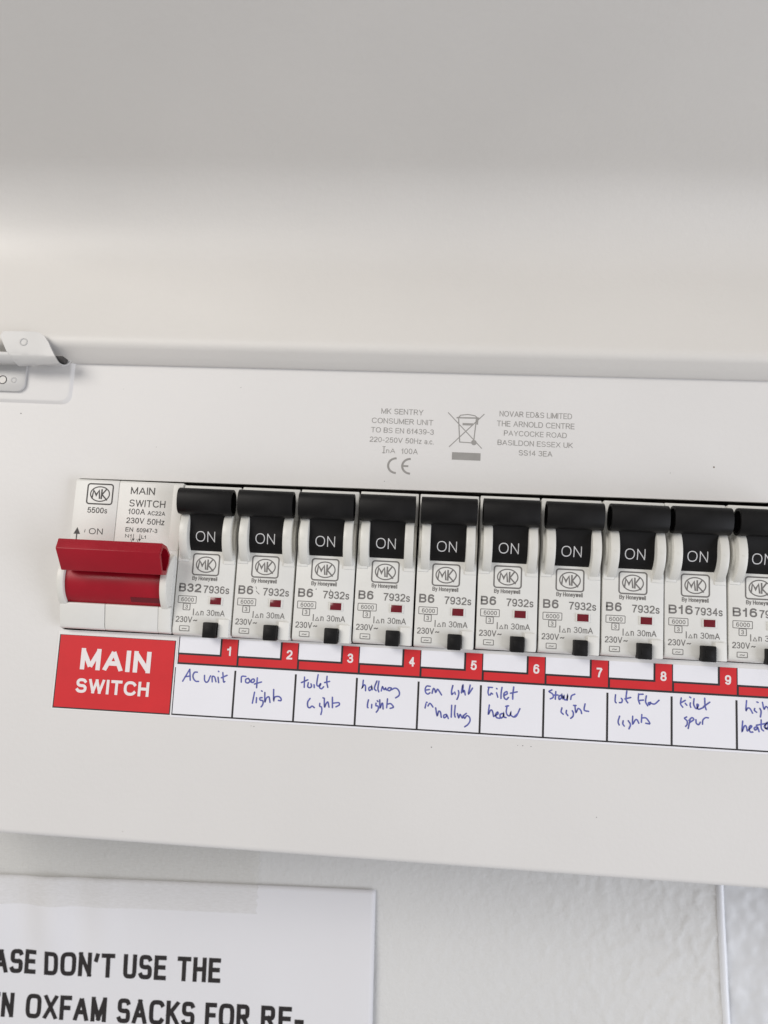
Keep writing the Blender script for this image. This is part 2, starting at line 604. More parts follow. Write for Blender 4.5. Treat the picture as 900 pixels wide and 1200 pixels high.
mb = grid_sheet(frange(-210, 0, 1.75), frange(-297, -110, 8)[:-1] + frange(-110, 0, 1.75), lambda x, z: (x, paper_y(x, z), z))
o = mb.build('paper_sheet', M_paper, note, smooth=80)
so = o.modifiers.new('thickness', 'SOLIDIFY')
so.thickness = .12 * S
so.offset = 1
ink = Ink(0)
rows = [(-34.55, -26.1, [('PLEASE', -156.8, -125.8), ("DON'T", -122.4, -95.9), ('USE', -92.7, -76.6), ('THE', -72.5, -56.3)]),
        (-49.8, -41.35, [('GREEN', -159.1, -133.0), ('OXFAM', -128.5, -98.0), ('SACKS', -94.0, -65.1), ('FOR', -61.3, -44.8), ('RE-', -40.7, -25.0)])]
for z0, z1, ws in rows:
    for s_, a, b in ws:
        ink.text(s_, a, b, z0, z1, wt=.185, n=3.6, gap=.26)
ink.mb.map(lambda x, y, z: (x, paper_y(x, z) - .16 + y, z))
ink.build('lettering', M_toner, note)

M_tape = bpy.data.materials.new('clear_tape')
M_tape.use_nodes = True
nt = M_tape.node_tree
b = nt.nodes['Principled BSDF']
b.inputs['Base Color'].default_value = (.70, .68, .60, 1)
b.inputs['Roughness'].default_value = .38
tr = nt.nodes.new('ShaderNodeBsdfTransparent')
mx = nt.nodes.new('ShaderNodeMixShader')
tcn = nt.nodes.new('ShaderNodeTexCoord')
mp = nt.nodes.new('ShaderNodeMapping')
mp.inputs['Scale'].default_value = (1, 1, 5)
nz = nt.nodes.new('ShaderNodeTexNoise')
nz.inputs['Scale'].default_value = 420
nz.inputs['Detail'].default_value = 5
mr = nt.nodes.new('ShaderNodeMapRange')
mr.inputs['From Min'].default_value = .3
mr.inputs['From Max'].default_value = .75
mr.inputs['To Min'].default_value = .10
mr.inputs['To Max'].default_value = .20
nt.links.new(tcn.outputs['Object'], mp.inputs[0])
nt.links.new(mp.outputs[0], nz.inputs['Vector'])
nt.links.new(nz.outputs['Fac'], mr.inputs['Value'])
nt.links.new(mr.outputs[0], mx.inputs[0])
nt.links.new(tr.outputs[0], mx.inputs[1])
nt.links.new(b.outputs[0], mx.inputs[2])
nt.links.new(mx.outputs[0], nt.nodes['Material Output'].inputs['Surface'])


def tape_pt(x, z):
    # follows the paper where it lies on it, the wall above it
    z = z + .03 * (x - 14.2)
    a = math.radians(-1.8)
    xr, zr = x - NP[0], z - NP[2]
    lx = xr * math.cos(a) - zr * math.sin(a)
    lz = xr * math.sin(a) + zr * math.cos(a)
    y = NP[1] + paper_y(min(lx, 0), min(lz, 0)) - .25
    if x > 12:
        x += .5 * math.sin(z * 2.1) + .3 * math.sin(z * 5.3)
    return (x, y, z)


o = grid_sheet(frange(-190, 14.2, 1.2), frange(-80.2, -42, 1.2), tape_pt).build('adhesive_tape', M_tape, smooth=80)
tag(o, 'wide strip of cloudy clear tape holding the notice to the wall', 'tape')

# ================================================================== CONSUMER UNIT
XL, XR = -112.0, 236.0
ZB, ZT = -36.25, 108.0
TILT = .0075


def tz(x):
    return 22.7 + TILT * x


unit = empty('consumer_unit', ((XL + XR) / 2, Y0 - 1, ZB),
             'white metal fuse box with its lid raised and a row of breakers', 'fuse box')


def wbuild(obj, name, m, parent, **k):
    """build geometry given in world millimetres under a parent placed elsewhere"""
    mb_ = obj.mb if isinstance(obj, Ink) else obj
    r, c = 0.0, parent
    off = Vector((0, 0, 0))
    while c is not None:
        off += c.location / S
        c = c.parent
    mb_.transform(Matrix.Translation(-off))
    if isinstance(obj, Ink):
        return mb_.build(name, m, parent, flat=True)
    return mb_.build(name, m, parent, **k)


# --- the front cover: one steel sheet with the long opening, folded back along the bottom and the sides
mb = MB()
bm = mb.bm
OX0, OX1 = -35.6, 174.4


def oz(x, top):
    return (68.4 + (TILT * .9 * x if x > 0 else .017 * x) if top else 22.55 + TILT * .9 * x)


hole = [(p[0], p[1]) for p in rrect(OX0, OX1, 0, 1, .0001, 1)]
hole = []
r = 1.4
for cx, top, a0 in ((OX1 - r, 1, 0), (OX0 + r, 1, 90), (OX0 + r, 0, 180), (OX1 - r, 0, 270)):
    for j in range(6):
        a = math.radians(a0 + 18 * j)
        x = cx + r * math.cos(a)
        hole.append((x, oz(x, top) + (-r if top else r) + r * math.sin(a)))
TH = 1.2
rb = 1.6
ov = [bm.verts.new((x, 0, z)) for x, z in ((XL, ZB + rb), (XR, ZB + rb), (XR, ZT), (XL, ZT))]
hv = [bm.verts.new((x, 0, z)) for x, z in hole]
es = [bm.edges.new((ov[i], ov[(i + 1) % 4])) for i in range(4)] + [bm.edges.new((hv[i], hv[(i + 1) % len(hv)])) for i in range(len(hv))]
bmesh.ops.triangle_fill(bm, edges=es, use_beauty=True)
hb = [bm.verts.new((x, .25, z)) for x, z in [(x + (.22 if x < 70 else -.22) * 0, z) for x, z in hole]]
hb = [bm.verts.new((x, TH, z)) for x, z in hole]
for i in range(len(hole)):
    j = (i + 1) % len(hole)
    bm.faces.new((hv[i], hv[j], hb[j], hb[i]))
# rounded lower fold and the return under the box
path = [(rb - rb * math.cos(a), ZB + rb - rb * math.sin(a)) for a in [k * PI / 2 / 8 for k in range(9)]] + [(26, ZB), (26, ZB + 1)]
for i in range(len(path) - 1):
    bm.faces.new([bm.verts.new(p) for p in ((XL, *path[i]), (XR, *path[i]), (XR, *path[i + 1]), (XL, *path[i + 1]))])
for x in (XL, XR):
    bm.faces.new([bm.verts.new(p) for p in ((x, 0, ZB + rb), (x, 26, ZB + rb), (x, 26, ZT), (x, 0, ZT))])
bm.faces.new([bm.verts.new(p) for p in ((XL, 0, ZT), (XR, 0, ZT), (XR, 26, ZT), (XL, 26, ZT))])
bmesh.ops.remove_doubles(bm, verts=bm.verts, dist=1e-4)
cover = wbuild(mb, 'front_cover', M_steel, unit)

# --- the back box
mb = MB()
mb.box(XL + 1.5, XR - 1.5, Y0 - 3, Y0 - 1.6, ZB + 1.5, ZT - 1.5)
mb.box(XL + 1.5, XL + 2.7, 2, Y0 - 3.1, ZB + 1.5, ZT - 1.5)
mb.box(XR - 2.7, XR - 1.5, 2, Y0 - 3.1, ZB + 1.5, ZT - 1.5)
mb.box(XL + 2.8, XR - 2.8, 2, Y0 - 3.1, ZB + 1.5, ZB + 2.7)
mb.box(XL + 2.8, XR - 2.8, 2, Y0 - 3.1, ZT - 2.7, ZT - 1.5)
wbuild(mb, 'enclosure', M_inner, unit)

# --- embossed pad under the hinge
mb = MB()
mb.prism(rrect(-110 + 38, -39.7, 90.3, 112, 3.0, 6), -.75, .2, axis='z')
mb.bm.verts.ensure_lookup_table()
top = [v for v in mb.bm.verts if v.co.y < -.5]
cxx, czz = (-72 - 39.7) / 2, 101.1
for v in top:
    v.co.x += (1.1 if v.co.x < cxx else -1.1)
    v.co.z += (1.1 if v.co.z < czz else -1.1)
bmesh.ops.bevel(mb.bm, geom=[e for e in mb.bm.edges if e.verts[0].co.y < -.5 and e.verts[1].co.y < -.5 and len(e.link_faces) == 2],
                offset=.35, segments=3, profile=.5, affect='EDGES')
wbuild(mb, 'hinge_pad', M_steel, unit, smooth=60)

# --- lid, opened upwards: rolled lip, short flange, soft fold, long inner face that leans out over the box
path = [(3.0, 107.6), (1.4, 105.6), (.2, 104.8), (-.7, 104.6), (-1.6, 104.9), (-3.6, 106.4), (-5.6, 107.9), (-6.3, 108.6), (-6.65, 109.4), (-6.75, 110.4), (-6.6, 111.4), (-6.2, 112.6)]
fa = math.radians(18)
p0 = path[-1]
LF = 26.0
for k in range(1, 9):
    t = LF * k / 8
    path.append((p0[0] + t * math.sin(fa), p0[1] + t * math.cos(fa)))
# soft fold (radius 9) turning the sheet towards the viewer
cx, cz = path[-1]
ang0 = PI / 2 - fa
R = 22.0
cen = (cx - R * math.cos(fa), cz + R * math.sin(fa))
tot = math.radians(94)
for k in range(1, 13):
    a = -fa + tot * k / 12
    path.append((cen[0] + R * math.cos(a), cen[1] + R * math.sin(a)))
d = (Vector(path[-1]) - Vector(path[-2])).normalized()
e = Vector(path[-1])
for k in range(1, 15):
    q = e + d * (10.0 * k)
    path.append((q.x, q.y))
mb = MB()
mb.sheet(path, XL + 1, XR - 1, -.9)
mb.transform(Matrix.Translation((70, 0, 104)) @ Matrix.Rotation(math.radians(-.55), 4, 'Y') @ Matrix.Translation((-70, 0, -104)))
lid = wbuild(mb, 'lid', M_lid, unit, smooth=50)

# --- hinge: leaf on the cover, leaf folded over the lid lip, curled barrel
hy = -1.0
mb = MB()
lower = [(-72, 93.7)] + [(-57 + 2.6 * math.cos(math.radians(a)), 96.3 + 2.6 * math.sin(math.radians(a))) for a in range(-90, 1, 15)] + [(-54.4, 103.5), (-72, 103.5)]
mb.prism([(x, z) for x, z in lower], hy - .75, hy + .1, axis='z', bevel=.18)
hl = wbuild(mb, 'hinge_leaf', M_hinge, unit)


def disc(cx, y, cz, r, n=20, yb=None):
    m_ = MB()
    m_.prism([(cx + r * math.cos(2 * PI * k / n), cz + r * math.sin(2 * PI * k / n)) for k in range(n)], y, yb if yb is not None else y + .3, axis='z')
    return m_


def ringm(cx, y, cz, r, t):
    m_ = MB()
    n = 24
    m = 8
    V = []
    for k in range(n):
        a = 2 * PI * k / n
        row = []
        for j in range(m):
            b_ = 2 * PI * j / m
            rr = r + t * math.cos(b_)
            row.append(m_.bm.verts.new((cx + rr * math.cos(a), y + t * math.sin(b_), cz + rr * math.sin(a))))
        V.append(row)
    for k in range(n):
        for j in range(m):
            m_.bm.faces.new((V[k][j], V[(k + 1) % n][j], V[(k + 1) % n][(j + 1) % m], V[k][(j + 1) % m]))
    return m_


wbuild(disc(-61.6, hy - .77, 97.2, 1.15), 'screw_hole_floor', M_lid, hl)  # disc for the pale pad seen through the hole, no screw
wbuild(ringm(-61.6, hy - .78, 97.2, 1.25, .13), 'hole_rim_shade', M_print, hl)  # dark ring paints the shadow round the rim of the hole
wbuild(ringm(-58.0, hy - .75, 97.2, .75, .14), 'rivet', M_hinge, hl)

mb = MB()
up = [(-54.6, 100.4), (-57.5, 104.2), (-60.0, 108.9), (-59.2, 110.3)] + \
     [(-49.3, 110.5), (-47.6, 110.1), (-46.2, 109.1), (-44.9, 107.4), (-43.9, 105.6), (-42.7, 103.6), (-41.6, 101.9), (-41.2, 101.2)]


def fold(x, y, z):
    # the plate stands off the lip and curls back under it
    if z < 103.2:
        t = (103.2 - z)
        y += .26 * t * t
    return (x, y, z)


t = bmesh.new()
vv = [t.verts.new((x, -8.6, z)) for x, z in up]
t.faces.new(vv)
bmesh.ops.triangulate(t, faces=t.faces)
bmesh.ops.subdivide_edges(t, edges=list(t.edges), cuts=5, use_grid_fill=True)
r_ = bmesh.ops.extrude_face_region(t, geom=list(t.faces))
for v in [g for g in r_['geom'] if isinstance(g, bmesh.types.BMVert)]:
    v.co.y += .9
mb._add(t, 0, 0)
mb.map(fold)
h2 = wbuild(mb, 'hinge_leaf', M_hinge, unit, smooth=40)
bv = h2.modifiers.new('edge', 'BEVEL')
bv.width = .16 * S
bv.segments = 2
bv.limit_method = 'ANGLE'
bv.angle_limit = math.radians(50)
wbuild(ringm(-52.4, -8.62, 107.1, 1.05, .17), 'rivet', M_hinge, h2)
# curled barrel, open at its right end
mb = MB()
n = 16
prof_o = [(-6.2 + 2.35 * math.cos(math.radians(a)), 103.3 + 2.35 * math.sin(math.radians(a))) for a in [165 + 195 * k / n for k in range(n + 1)]]
prof_i = [(-6.2 + 1.95 * math.cos(math.radians(a)), 103.3 + 1.95 * math.sin(math.radians(a))) for a in [360 - 195 * k / n for k in range(n + 1)]]
mb.prism(prof_o + prof_i, -72, -39.4)
for v in mb.bm.verts:          # the end of the curl is cut on a slant
    if v.co.x > -45:
        an = math.degrees(math.atan2(v.co.z - 103.3, v.co.y + 6.2)) % 360
        an = 360 if an < 90 else an
        v.co.x = -43.6 + 4.1 * max(0, (an - 160) / 200) ** .7
wbuild(mb, 'hinge_barrel', M_hinge, unit, smooth=40)
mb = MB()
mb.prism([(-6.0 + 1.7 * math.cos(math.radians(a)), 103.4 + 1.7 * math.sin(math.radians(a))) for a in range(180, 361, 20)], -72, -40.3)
wbuild(mb, 'hinge_hollow_shade', M_dark, unit)  # added dark filler, paints the shade inside the open barrel mouth
for ob, old in ((hl, 'lower'), (h2, 'upper')):
    ob['label'] = 'flat hinge leaf with screw hole and rivet' if old == 'lower' else 'folded hinge leaf with slanted end and rivet dimple'

# --- printing on the cover
ink = Ink(-.02)
for s_, x0, x1, z0, z1 in [('MK SENTRY', 55.8, 68.4, 91.45, 93.15), ('CONSUMER UNIT', 53.1, 71.5, 88.5, 90.15),
                           ('TO BS EN 61439-3', 53.0, 71.8, 85.65, 87.25), ('220-250V 50Hz a.c.', 52.8, 71.9, 82.7, 84.3),
                           ('100A', 62.4, 67.3, 79.45, 81.1), ('nA', 57.9, 60.6, 79.5, 80.9)]:
    ink.text(s_, x0, x1, z0, z1, wt=.12, slope=-.004)
ink.stroke([(57.2, 79.4), (57.2, 81.4)], .2)
ink.stroke([(56.8, 81.4), (57.6, 81.4)], .18)
ink.stroke([(56.8, 79.5), (57.6, 79.5)], .18)
for cx in (61.0, 65.2):
    ink.stroke([(cx + 2.3 * math.cos(math.radians(a)), 75.75 + 2.2 * math.sin(math.radians(a))) for a in range(95, 266, 10)], .62)
ink.stroke([(62.9, 75.75), (64.7, 75.75)], .55, cap=False)
wbuild(ink, 'rating_text', M_etch, unit)
ink = Ink(-.02)
for s_, x0, x1, z0, z1 in [('NOVAR ED&S LIMITED', 91.1, 112.4, 92.0, 93.7), ('THE ARNOLD CENTRE', 90.4, 113.2, 89.0, 90.7),
                           ('PAYCOCKE ROAD', 92.6, 111.0, 86.2, 87.8), ('BASILDON ESSEX UK', 90.8, 112.8, 83.3, 84.9),
                           ('SS14 3EA', 97.1, 106.9, 80.4, 82.0)]:
    ink.text(s_, x0, x1, z0, z1, wt=.12, slope=-.004)
wbuild(ink, 'address_text', M_etch, unit)
ink = Ink(-.02)
ink.stroke([(75.9, 92.5), (86.1, 82.1)], .28)
ink.stroke([(86.5, 92.4), (76.6, 82.2)], .28)
ink.stroke([(79.0, 91.0), (79.6, 83.7), (82.8, 83.6)], .3)
ink.stroke([(84.3, 91.0), (83.8, 84.8)], .3)
ink.stroke([(78.6, 91.1), (84.9, 91.2)], .42)
ink.stroke([(79.0, 91.2), (79.6, 91.9), (81.7, 92.2), (83.8, 91.9), (84.6, 91.3)], .28)
ink.stroke([(80.6, 89.2), (83.0, 89.2)], .7)
ink.stroke([(84.7, 90.9), (84.6, 89.4)], .4)
ink.poly([(83.8 + .8 * math.cos(k * PI / 8), 83.7 + .8 * math.sin(k * PI / 8)) for k in range(16)])
ink.rect(77.5, 85.9, 78.3, 80.55)
wbuild(ink, 'bin_symbol', M_etch, unit)
# --- small chips and dirt on the enamel
rng = random.Random(4)
for cx, cz, rr in [(75.2, -4.6, .22), (100.7, -2.6, .17), (103.0, -2.7, .16), (99.3, -2.6, .13), (24.2, -2.0, .16), (23.4, -1.9, .11), (-24, 96.2, .12),
                   (-55.5, 87.2, .25), (12.5, 98.0, .14), (121.4, -20.5, .15), (57.8, 70.9, .15), (-12, 60.4 + 18, .12), (141, 77, .13)]:
    rr *= .8
    ink = Ink(-.012)
    ink.poly([(cx + rr * (1 + .4 * rng.random()) * math.cos(k * PI / 4), cz + rr * (.6 + .5 * rng.random()) * math.sin(k * PI / 4)) for k in range(8)])
    wbuild(ink, 'paint_chip', M_soft, unit)

# ================================================================== MAIN SWITCH
ms = empty('main_switch', (-17.9, -3.0, tz(-18)),
           'two module white main switch with a wide red lever, left of the breakers', 'main switch')
F = -3.0


def mod_body(mb_, x0, x1, zlo, zhi, f, dep=42):
    mb_.prism([(dep, zhi - 1), (f + 9, zhi - .3), (f + .5, zhi), (f, zhi - .6), (f, zlo + 1.6), (f + .25, zlo + .7), (f + .8, zlo + .2), (f + 1.6, zlo), (dep, zlo)],
              x0, x1, bevel=.22)


mb = MB()
for x0, x1 in ((-34.3, -21.05), (-20.95, -1.5)):
    mod_body(mb, x0, x1, 23.0, 67.2, F)
# lower block stands a little proud, top ledge under the drum
for x0, x1 in ((-34.4, -21.1), (-20.9, -5.3), (-5.2, -1.55)):
    mb.prism([(F + 1, 30.7), (F - 1.5, 30.5), (F - 1.7, 30.1), (F - .55, 24.3), (F - .1, 23.3), (F + .6, 22.9), (F + 1, 22.9)], x0, x1, bevel=.15)
mb.prism([(F + .2, 66.6), (F - .12, 66.5), (F - .12, 47), (F + .2, 47)], -4.4, -1.6, bevel=.05)
wbuild(mb, 'body', M_body, ms)
DC = (1.0, 37.4)


def circ(R_, n_=40, a0=0, a1=360):
    return [(DC[0] + R_ * math.cos(math.radians(a0 + (a1 - a0) * k / n_)), DC[1] + R_ * math.sin(math.radians(a0 + (a1 - a0) * k / n_))) for k in range(n_)]


for x0, x1 in ((-34.6, -32.5), (-4.3, -2.2)):
    mb = MB()
    mb.prism(circ(9.4, 48), x0, x1, bevel=.3)
    wbuild(mb, 'pivot_cheek', M_cheek, ms, smooth=30)
mb = MB()
mb.prism(circ(8.3, 64), -32.4, -4.4)
hd = wbuild(mb, 'lever_drum', M_red, ms)
mb = MB()
a = math.radians(222)
sx, sz_ = DC[0] + 8.34 * math.cos(a), DC[1] + 8.34 * math.sin(a)
mb.prism([(DC[0] + 8.36 * math.cos(math.radians(q)), DC[1] + 8.36 * math.sin(math.radians(q))) for q in (213, 217, 221, 225)] +
         [(DC[0] + 7.7 * math.cos(math.radians(q)), DC[1] + 7.7 * math.sin(math.radians(q))) for q in (225, 213)], -13.2, -4.5)
wbuild(mb, 'lever_slot', M_flag, hd)
mb = MB()
tri = [(-15.5, 45.3), (-13.7, 48.2), (-9.7, 47.7), (-6.3, 45.6), (-6.6, 42.5), (-8.2, 39.6), (-12.0, 39.4)]
mb.prism(tri, -32.6, -2.5, bevel=.18, hollow=(1.25, 4.5))
for v in mb.bm.verts:          # both ends are cut on a slight slant
    k = (48.6 - v.co.z) / 9.0
    if v.co.x < -20:
        v.co.x += k * 1.0
wbuild(mb, 'lever_handle', M_red, ms, smooth=40)
ink = Ink(F - .02)
badge(ink, -26.6, 62.8, 7.7, 6.0)
ink.text('5500s', -29.9, -23.9, 57.05, 58.75, wt=.14)
ink.text('ON', -28.8, -24.6, 50.7, 52.5, wt=.13)
ink.stroke([(-32.4, 47.5), (-32.4, 50.8)], .35)
ink.poly([(-33.4, 50.6), (-31.4, 50.6), (-32.4, 52.6)])
ink.stroke([(-30.1, 51.2), (-30.0, 52.0)], .16)
wbuild(ink, 'switch_text', M_print, ms)
ink = Ink(F - .02)
for s_, x0, x1, z0, z1, wt in [('MAIN', -17.3, -10.0, 63.2, 65.4, .135), ('SWITCH', -17.4, -6.5, 59.5, 61.6, .135), ('100A', -17.5, -12.4, 57.2, 58.9, .14),
                               ('AC22A', -11.6, -6.3, 57.15, 58.4, .15), ('230V', -17.8, -12.4, 54.5, 56.2, .14), ('50Hz', -11.5, -6.3, 54.35, 56.1, .14),
                               ('EN', -17.8, -15.5, 52.0, 53.3, .15), ('60947-3', -14.4, -8.2, 51.95, 53.2, .15), ('N1', -17.7, -15.7, 50.2, 51.25, .15), ('L1', -12.8, -11.4, 50.1, 51.1, .15)]:
    ink.text(s_, x0, x1, z0, z1, wt=wt)
for x in (-15.2, -13.3):
    ink.stroke([(x, 51.3), (x, 49.4)], .16)
    ink.poly([(x - .45, 50.0), (x + .45, 50.0), (x, 49.2)])
    ink.stroke([(x - .8, 49.9), (x - .4, 49.1)], .14)
wbuild(ink, 'rating_text', M_print, ms)

# ================================================================== CIRCUIT BREAKERS
NOTES = ['AC unit', 'roof lights', 'toilet lights', 'hallway lights', 'Em light in hallway', 'toilet heater', 'stair light', '1st floor lights', 'toilet spur',
         'high heater, cut off by the photo edge']
BR = 'row of white circuit breakers'
proto = empty('circuit_breaker', (-1.4, F, tz(0)), None, 'circuit breaker', BR)
H = 44.0
mb = MB()
mb.prism([(42, H - 1.2), (9, H - .4), (.5, H), (0, H - .6), (0, 1.8), (.25, .8), (.8, .25), (1.7, 0), (42, 0)], .27, 17.21, bevel=.2)
mb.box(.35, 3.3, -.3, .3, 21.4, 37, bevel=.12)
mb.box(13.9, 17.0, -.3, .3, 21.1, 37, bevel=.12)
mb.build('body', M_body, proto)
BC = (4.0, 29.9)


def bcirc(R_, a0, a1, n_):
    return [(BC[0] + R_ * math.cos(math.radians(a0 + (a1 - a0) * k / n_)), BC[1] + R_ * math.sin(math.radians(a0 + (a1 - a0) * k / n_))) for k in range(n_ + 1)]


for x0, x1 in ((1.2, 3.75), (13.85, 16.4)):
    mb = MB()
    mb.prism(bcirc(9.0, 0, 355, 47), x0, x1, bevel=.35)
    if x0 < 5:
        mb.prism(bcirc(6.3, 0, 355, 47), .5, x0 + .05, bevel=.2)
    else:
        mb.prism(bcirc(6.3, 0, 355, 47), x1 - .05, 17.1, bevel=.2)
    yc = 4 - 8.98
    mb.prism([((x0 + x1) / 2 + .22 * math.cos(k * PI / 5), BC[1] - .8 + .22 * math.sin(k * PI / 5)) for k in range(10)], yc - .06, yc + .3, axis='z')
    mb.build('pivot_cheek', M_cheek, proto, smooth=30)
# black toggle: drum, waist and the wide finger bar in one moulding
RD = 6.6
mb = MB()
prof = bcirc(RD, 250, 176, 14)
prof += [(-2.75, 31.8), (-3.05, 33.2), (-3.6, 34.4), (-4.2, 35.2), (-3.5, 40.5), (0, 40.5), (3, 36), (6, 28)]
mb.prism(prof, 3.85, 13.75)
bar = []
for k in range(28):
    t = 2 * PI * k / 28
    c_, s_ = math.cos(t), math.sin(t)
    a_, b_ = 3.4 * math.copysign(abs(c_) ** .8, c_), 3.85 * math.copysign(abs(s_) ** .8, s_)
    bar.append((-4.6 + a_ * .97 - b_ * .14, 38.55 + b_ * .99 + a_ * .08))
mb.prism(bar, .75, 16.55, bevel=.18, hollow=(.75, 1.6))
hdl = mb.build('toggle_handle', M_black, proto, smooth=40)
ink = Ink(0)
ink.text('ON', 5.65, 11.3, 27.2, 30.2, wt=.085, gap=.2)
bmesh.ops.subdivide_edges(ink.mb.bm, edges=list(ink.mb.bm.edges), cuts=3, use_grid_fill=True)
ink.mb.map(lambda x, y, z: (x, BC[0] - math.sqrt(RD * RD - (z - BC[1]) ** 2) - .02 + y, z))
ink.build('on_lettering', M_onprint, hdl)
ink = Ink(-.02)
badge(ink, 8.65, 20.7, 7.7, 6.1)
ink.text('By Honeywell', 4.9, 12.3, 16.05, 17.25, wt=.17)
ink.build('maker_mark', M_soft, proto)
ink = Ink(-.02)
ink.stroke(rrect(1.3, 6.6, 9.35, 11.35, .15, 2), .2, closed=True)
ink.text('6000', 2.2, 5.9, 9.75, 10.95, wt=.14)
ink.stroke(rrect(2.95, 4.95, 7.35, 9.2, .15, 2), .2, closed=True)
ink.text('3', 3.55, 4.3, 7.7, 8.85, wt=.14)
ink.stroke([(6.1, 6.0), (6.1, 7.7)], .24)
ink.text('n', 8.2, 9.1, 6.0, 7.7, wt=.14)
ink.stroke([(6.75, 6.05), (7.25, 7.0), (7.75, 6.05), (6.75, 6.05)], .16, closed=True)
ink.text('30mA', 10.0, 15.3, 6.0, 7.7, wt=.13)
ink.text('230V', 1.1, 5.9, 3.75, 5.5, wt=.14)
ink.text('~', 6.2, 7.4, 3.6, 5.6, wt=.14)
ink.stroke(rrect(2.4, 5.2, 1.35, 2.75, .15, 2), .18, closed=True)
ink.text('~', 3.1, 4.5, 1.3, 2.9, wt=.12)
ink.build('rating_marks', M_soft, proto)
mb = MB()
mb.box(10.55, 14.45, -.28, .4, 9.1, 11.5, bevel=.08)
fr = mb.build('window_frame', M_body, proto)
mb = MB()
mb.box(10.8, 14.0, -.36, .2, 9.3, 11.35, bevel=.05)
mb.build('indicator_flag', M_flag, proto)
mb = MB()
mb.box(9.75, 13.6, -2.3, 1, -.25, 4.15, bevel=.3)
mb.box(10.6, 12.7, -2.42, -2, .9, 3.1, bevel=.1)
mb.build('test_button', M_black, proto)
mb = MB()
mb.box(13.8, 16.95, -.75, 1, .05, 5.2, bevel=.2)
mb.build('side_tab', M_body, proto)


def type_text(rating, code, x1):
    k = Ink(-.02)
    k.text(rating, 1.25, x1, 12.55, 15.05, wt=.19)
    k.text(code, 8.5, 16.1, 12.45, 14.65, wt=.15)
    return k


ink = type_text('B32', '7936s', 7.8)
tt = ink.build('type_text', M_soft, proto)
me6 = type_text('B6', '7932s', 5.6)
t6 = me6.build('type_text', M_soft)
m6 = t6.data
bpy.data.objects.remove(t6)
t16 = type_text('B16', '7934s', 7.9).build('type_text', M_soft)
m16 = t16.data
bpy.data.objects.remove(t16)
LOOK = ['marked B32', 'marked B6', 'marked B6', 'marked B6', 'marked B6', 'marked B6', 'marked B6', 'marked B6', 'marked B16', 'marked B16']
rng = random.Random(11)
for i in range(10):
    if i == 0:
        c = proto
    else:
        c = proto.copy()
        sc.collection.objects.link(c)
        for ch in list(proto.children):
            d_ = ch.copy()
            sc.collection.objects.link(d_)
            d_.parent = c
            if ch.name.startswith('type_text'):
                d_.data = m16 if i >= 8 else m6
            for g in ch.children:
                e_ = g.copy()
                sc.collection.objects.link(e_)
                e_.parent = d_
        x = -1.4 + 17.5 * i
        c.rotation_euler = [math.radians(rng.uniform(-k_, k_)) for k_ in (.35, .12, .45)]
        c.location = Vector((x + rng.uniform(-.06, .06), F + rng.uniform(-.25, .25), tz(x + 8) + rng.uniform(-.12, .12))) * S
    c['label'] = 'white breaker %s, directly above the handwritten note %s' % (LOOK[i], "'" + NOTES[i].split(',')[0] + "'")
    if i == 9:
        c['label'] = "white breaker marked B16 cut off by the right edge, above the note 'high heater'"
    if i == 1:
        c['label'] = "white breaker marked B6 with a small scratch, directly above the note 'roof lights'"
        k = Ink(-.02)
        k.stroke([(6.3, 14.9), (6.6, 14.2)], .14)
        k.stroke([(6.5, 13.6), (7.4, 12.8)], .2)
        k.build('scratch', M_soft, c)
    rows_ = rows_ + [c] if i else [c]
for c, spots in ((rows_[0], [(7.75, 12.65), (12.2, 16.6)]), (rows_[2], [(6.4, 15.0), (10.6, 14.9)])):
    for sx_, sz_ in spots:
        k = Ink(-.03)
        k.poly([(sx_ + .14 * math.cos(t * PI / 4), sz_ + .18 * math.sin(t * PI / 4)) for t in range(8)])
        k.build('dirt_speck', M_print, c)

# ================================================================== LABELS
lab = empty('main_switch_label', (-18, 0, 0), 'red sticker reading MAIN SWITCH in bold white letters', 'sticker')
mb = MB()
mb.box(-36.0, -.15, -.10, -.005, -.65, 21.9)
wbuild(mb, 'backing', M_gloss, lab)
ink = Ink(-.115)
ink.rect(-35.5, -.55, -.25, 20.95)
wbuild(ink, 'black_edge', M_line, lab)
ink = Ink(-.14)
ink.rect(-35.2, -.8, .12, 20.85)
wbuild(ink, 'red_panel', M_redprint, lab)
ink = Ink(-.17)
ink.text('MAIN', -28.5, -7.5, 11.15, 17.3, wt=.215, gap=.16, n=2.4)
ink.text('SWITCH', -29.1, -7.3, 4.45, 8.6, wt=.20, gap=.16, n=2.4)
wbuild(ink, 'lettering', M_labtext, lab)

P = 17.7
strip = empty('circuit_label_strip', (88, 0, 0), 'long white label strip with red numbered tabs and blue handwritten circuit names', 'label strip')
XE = 177.6
mb = MB()
mb.box(.05, XE, -.06, -.005, 13.0, 22.2)
wbuild(mb, 'header_card', M_card, strip)
mb = MB()
mb.box(-.35, XE, -.14, -.062, -.75, 14.25)
wbuild(mb, 'note_card', M_card, strip)
ink = Ink(-.075)
inkb = Ink(-.085)
for k in range(10):
    x = P * k + .35
    ink.rect(x, x + P, 14.3, 17.6)                   # black surround showing as outlines
    ink.rect(x + 12.3, x + P, 14.3, 22.2)
    inkb.rect(x + .3, x + P - .3, 14.85, 17.05)
    inkb.rect(x + 12.85, x + P - .3, 14.86, 22.2)
    if k == 0:
        ink.rect(x - .05, x + .22, 17.0, 22.2)
wbuild(ink, 'black_outline', M_line, strip)
wbuild(inkb, 'red_band', M_redprint, strip)
for k in range(9):
    ink = Ink(-.14)
    ink.text(str(k + 1), P * k + 14.55 + (.2 if k == 0 else 0), P * k + 16.25 - (.15 if k == 0 else 0), 17.45, 20.1, wt=.185)
    wbuild(ink, 'circuit_number', M_labtext, strip)
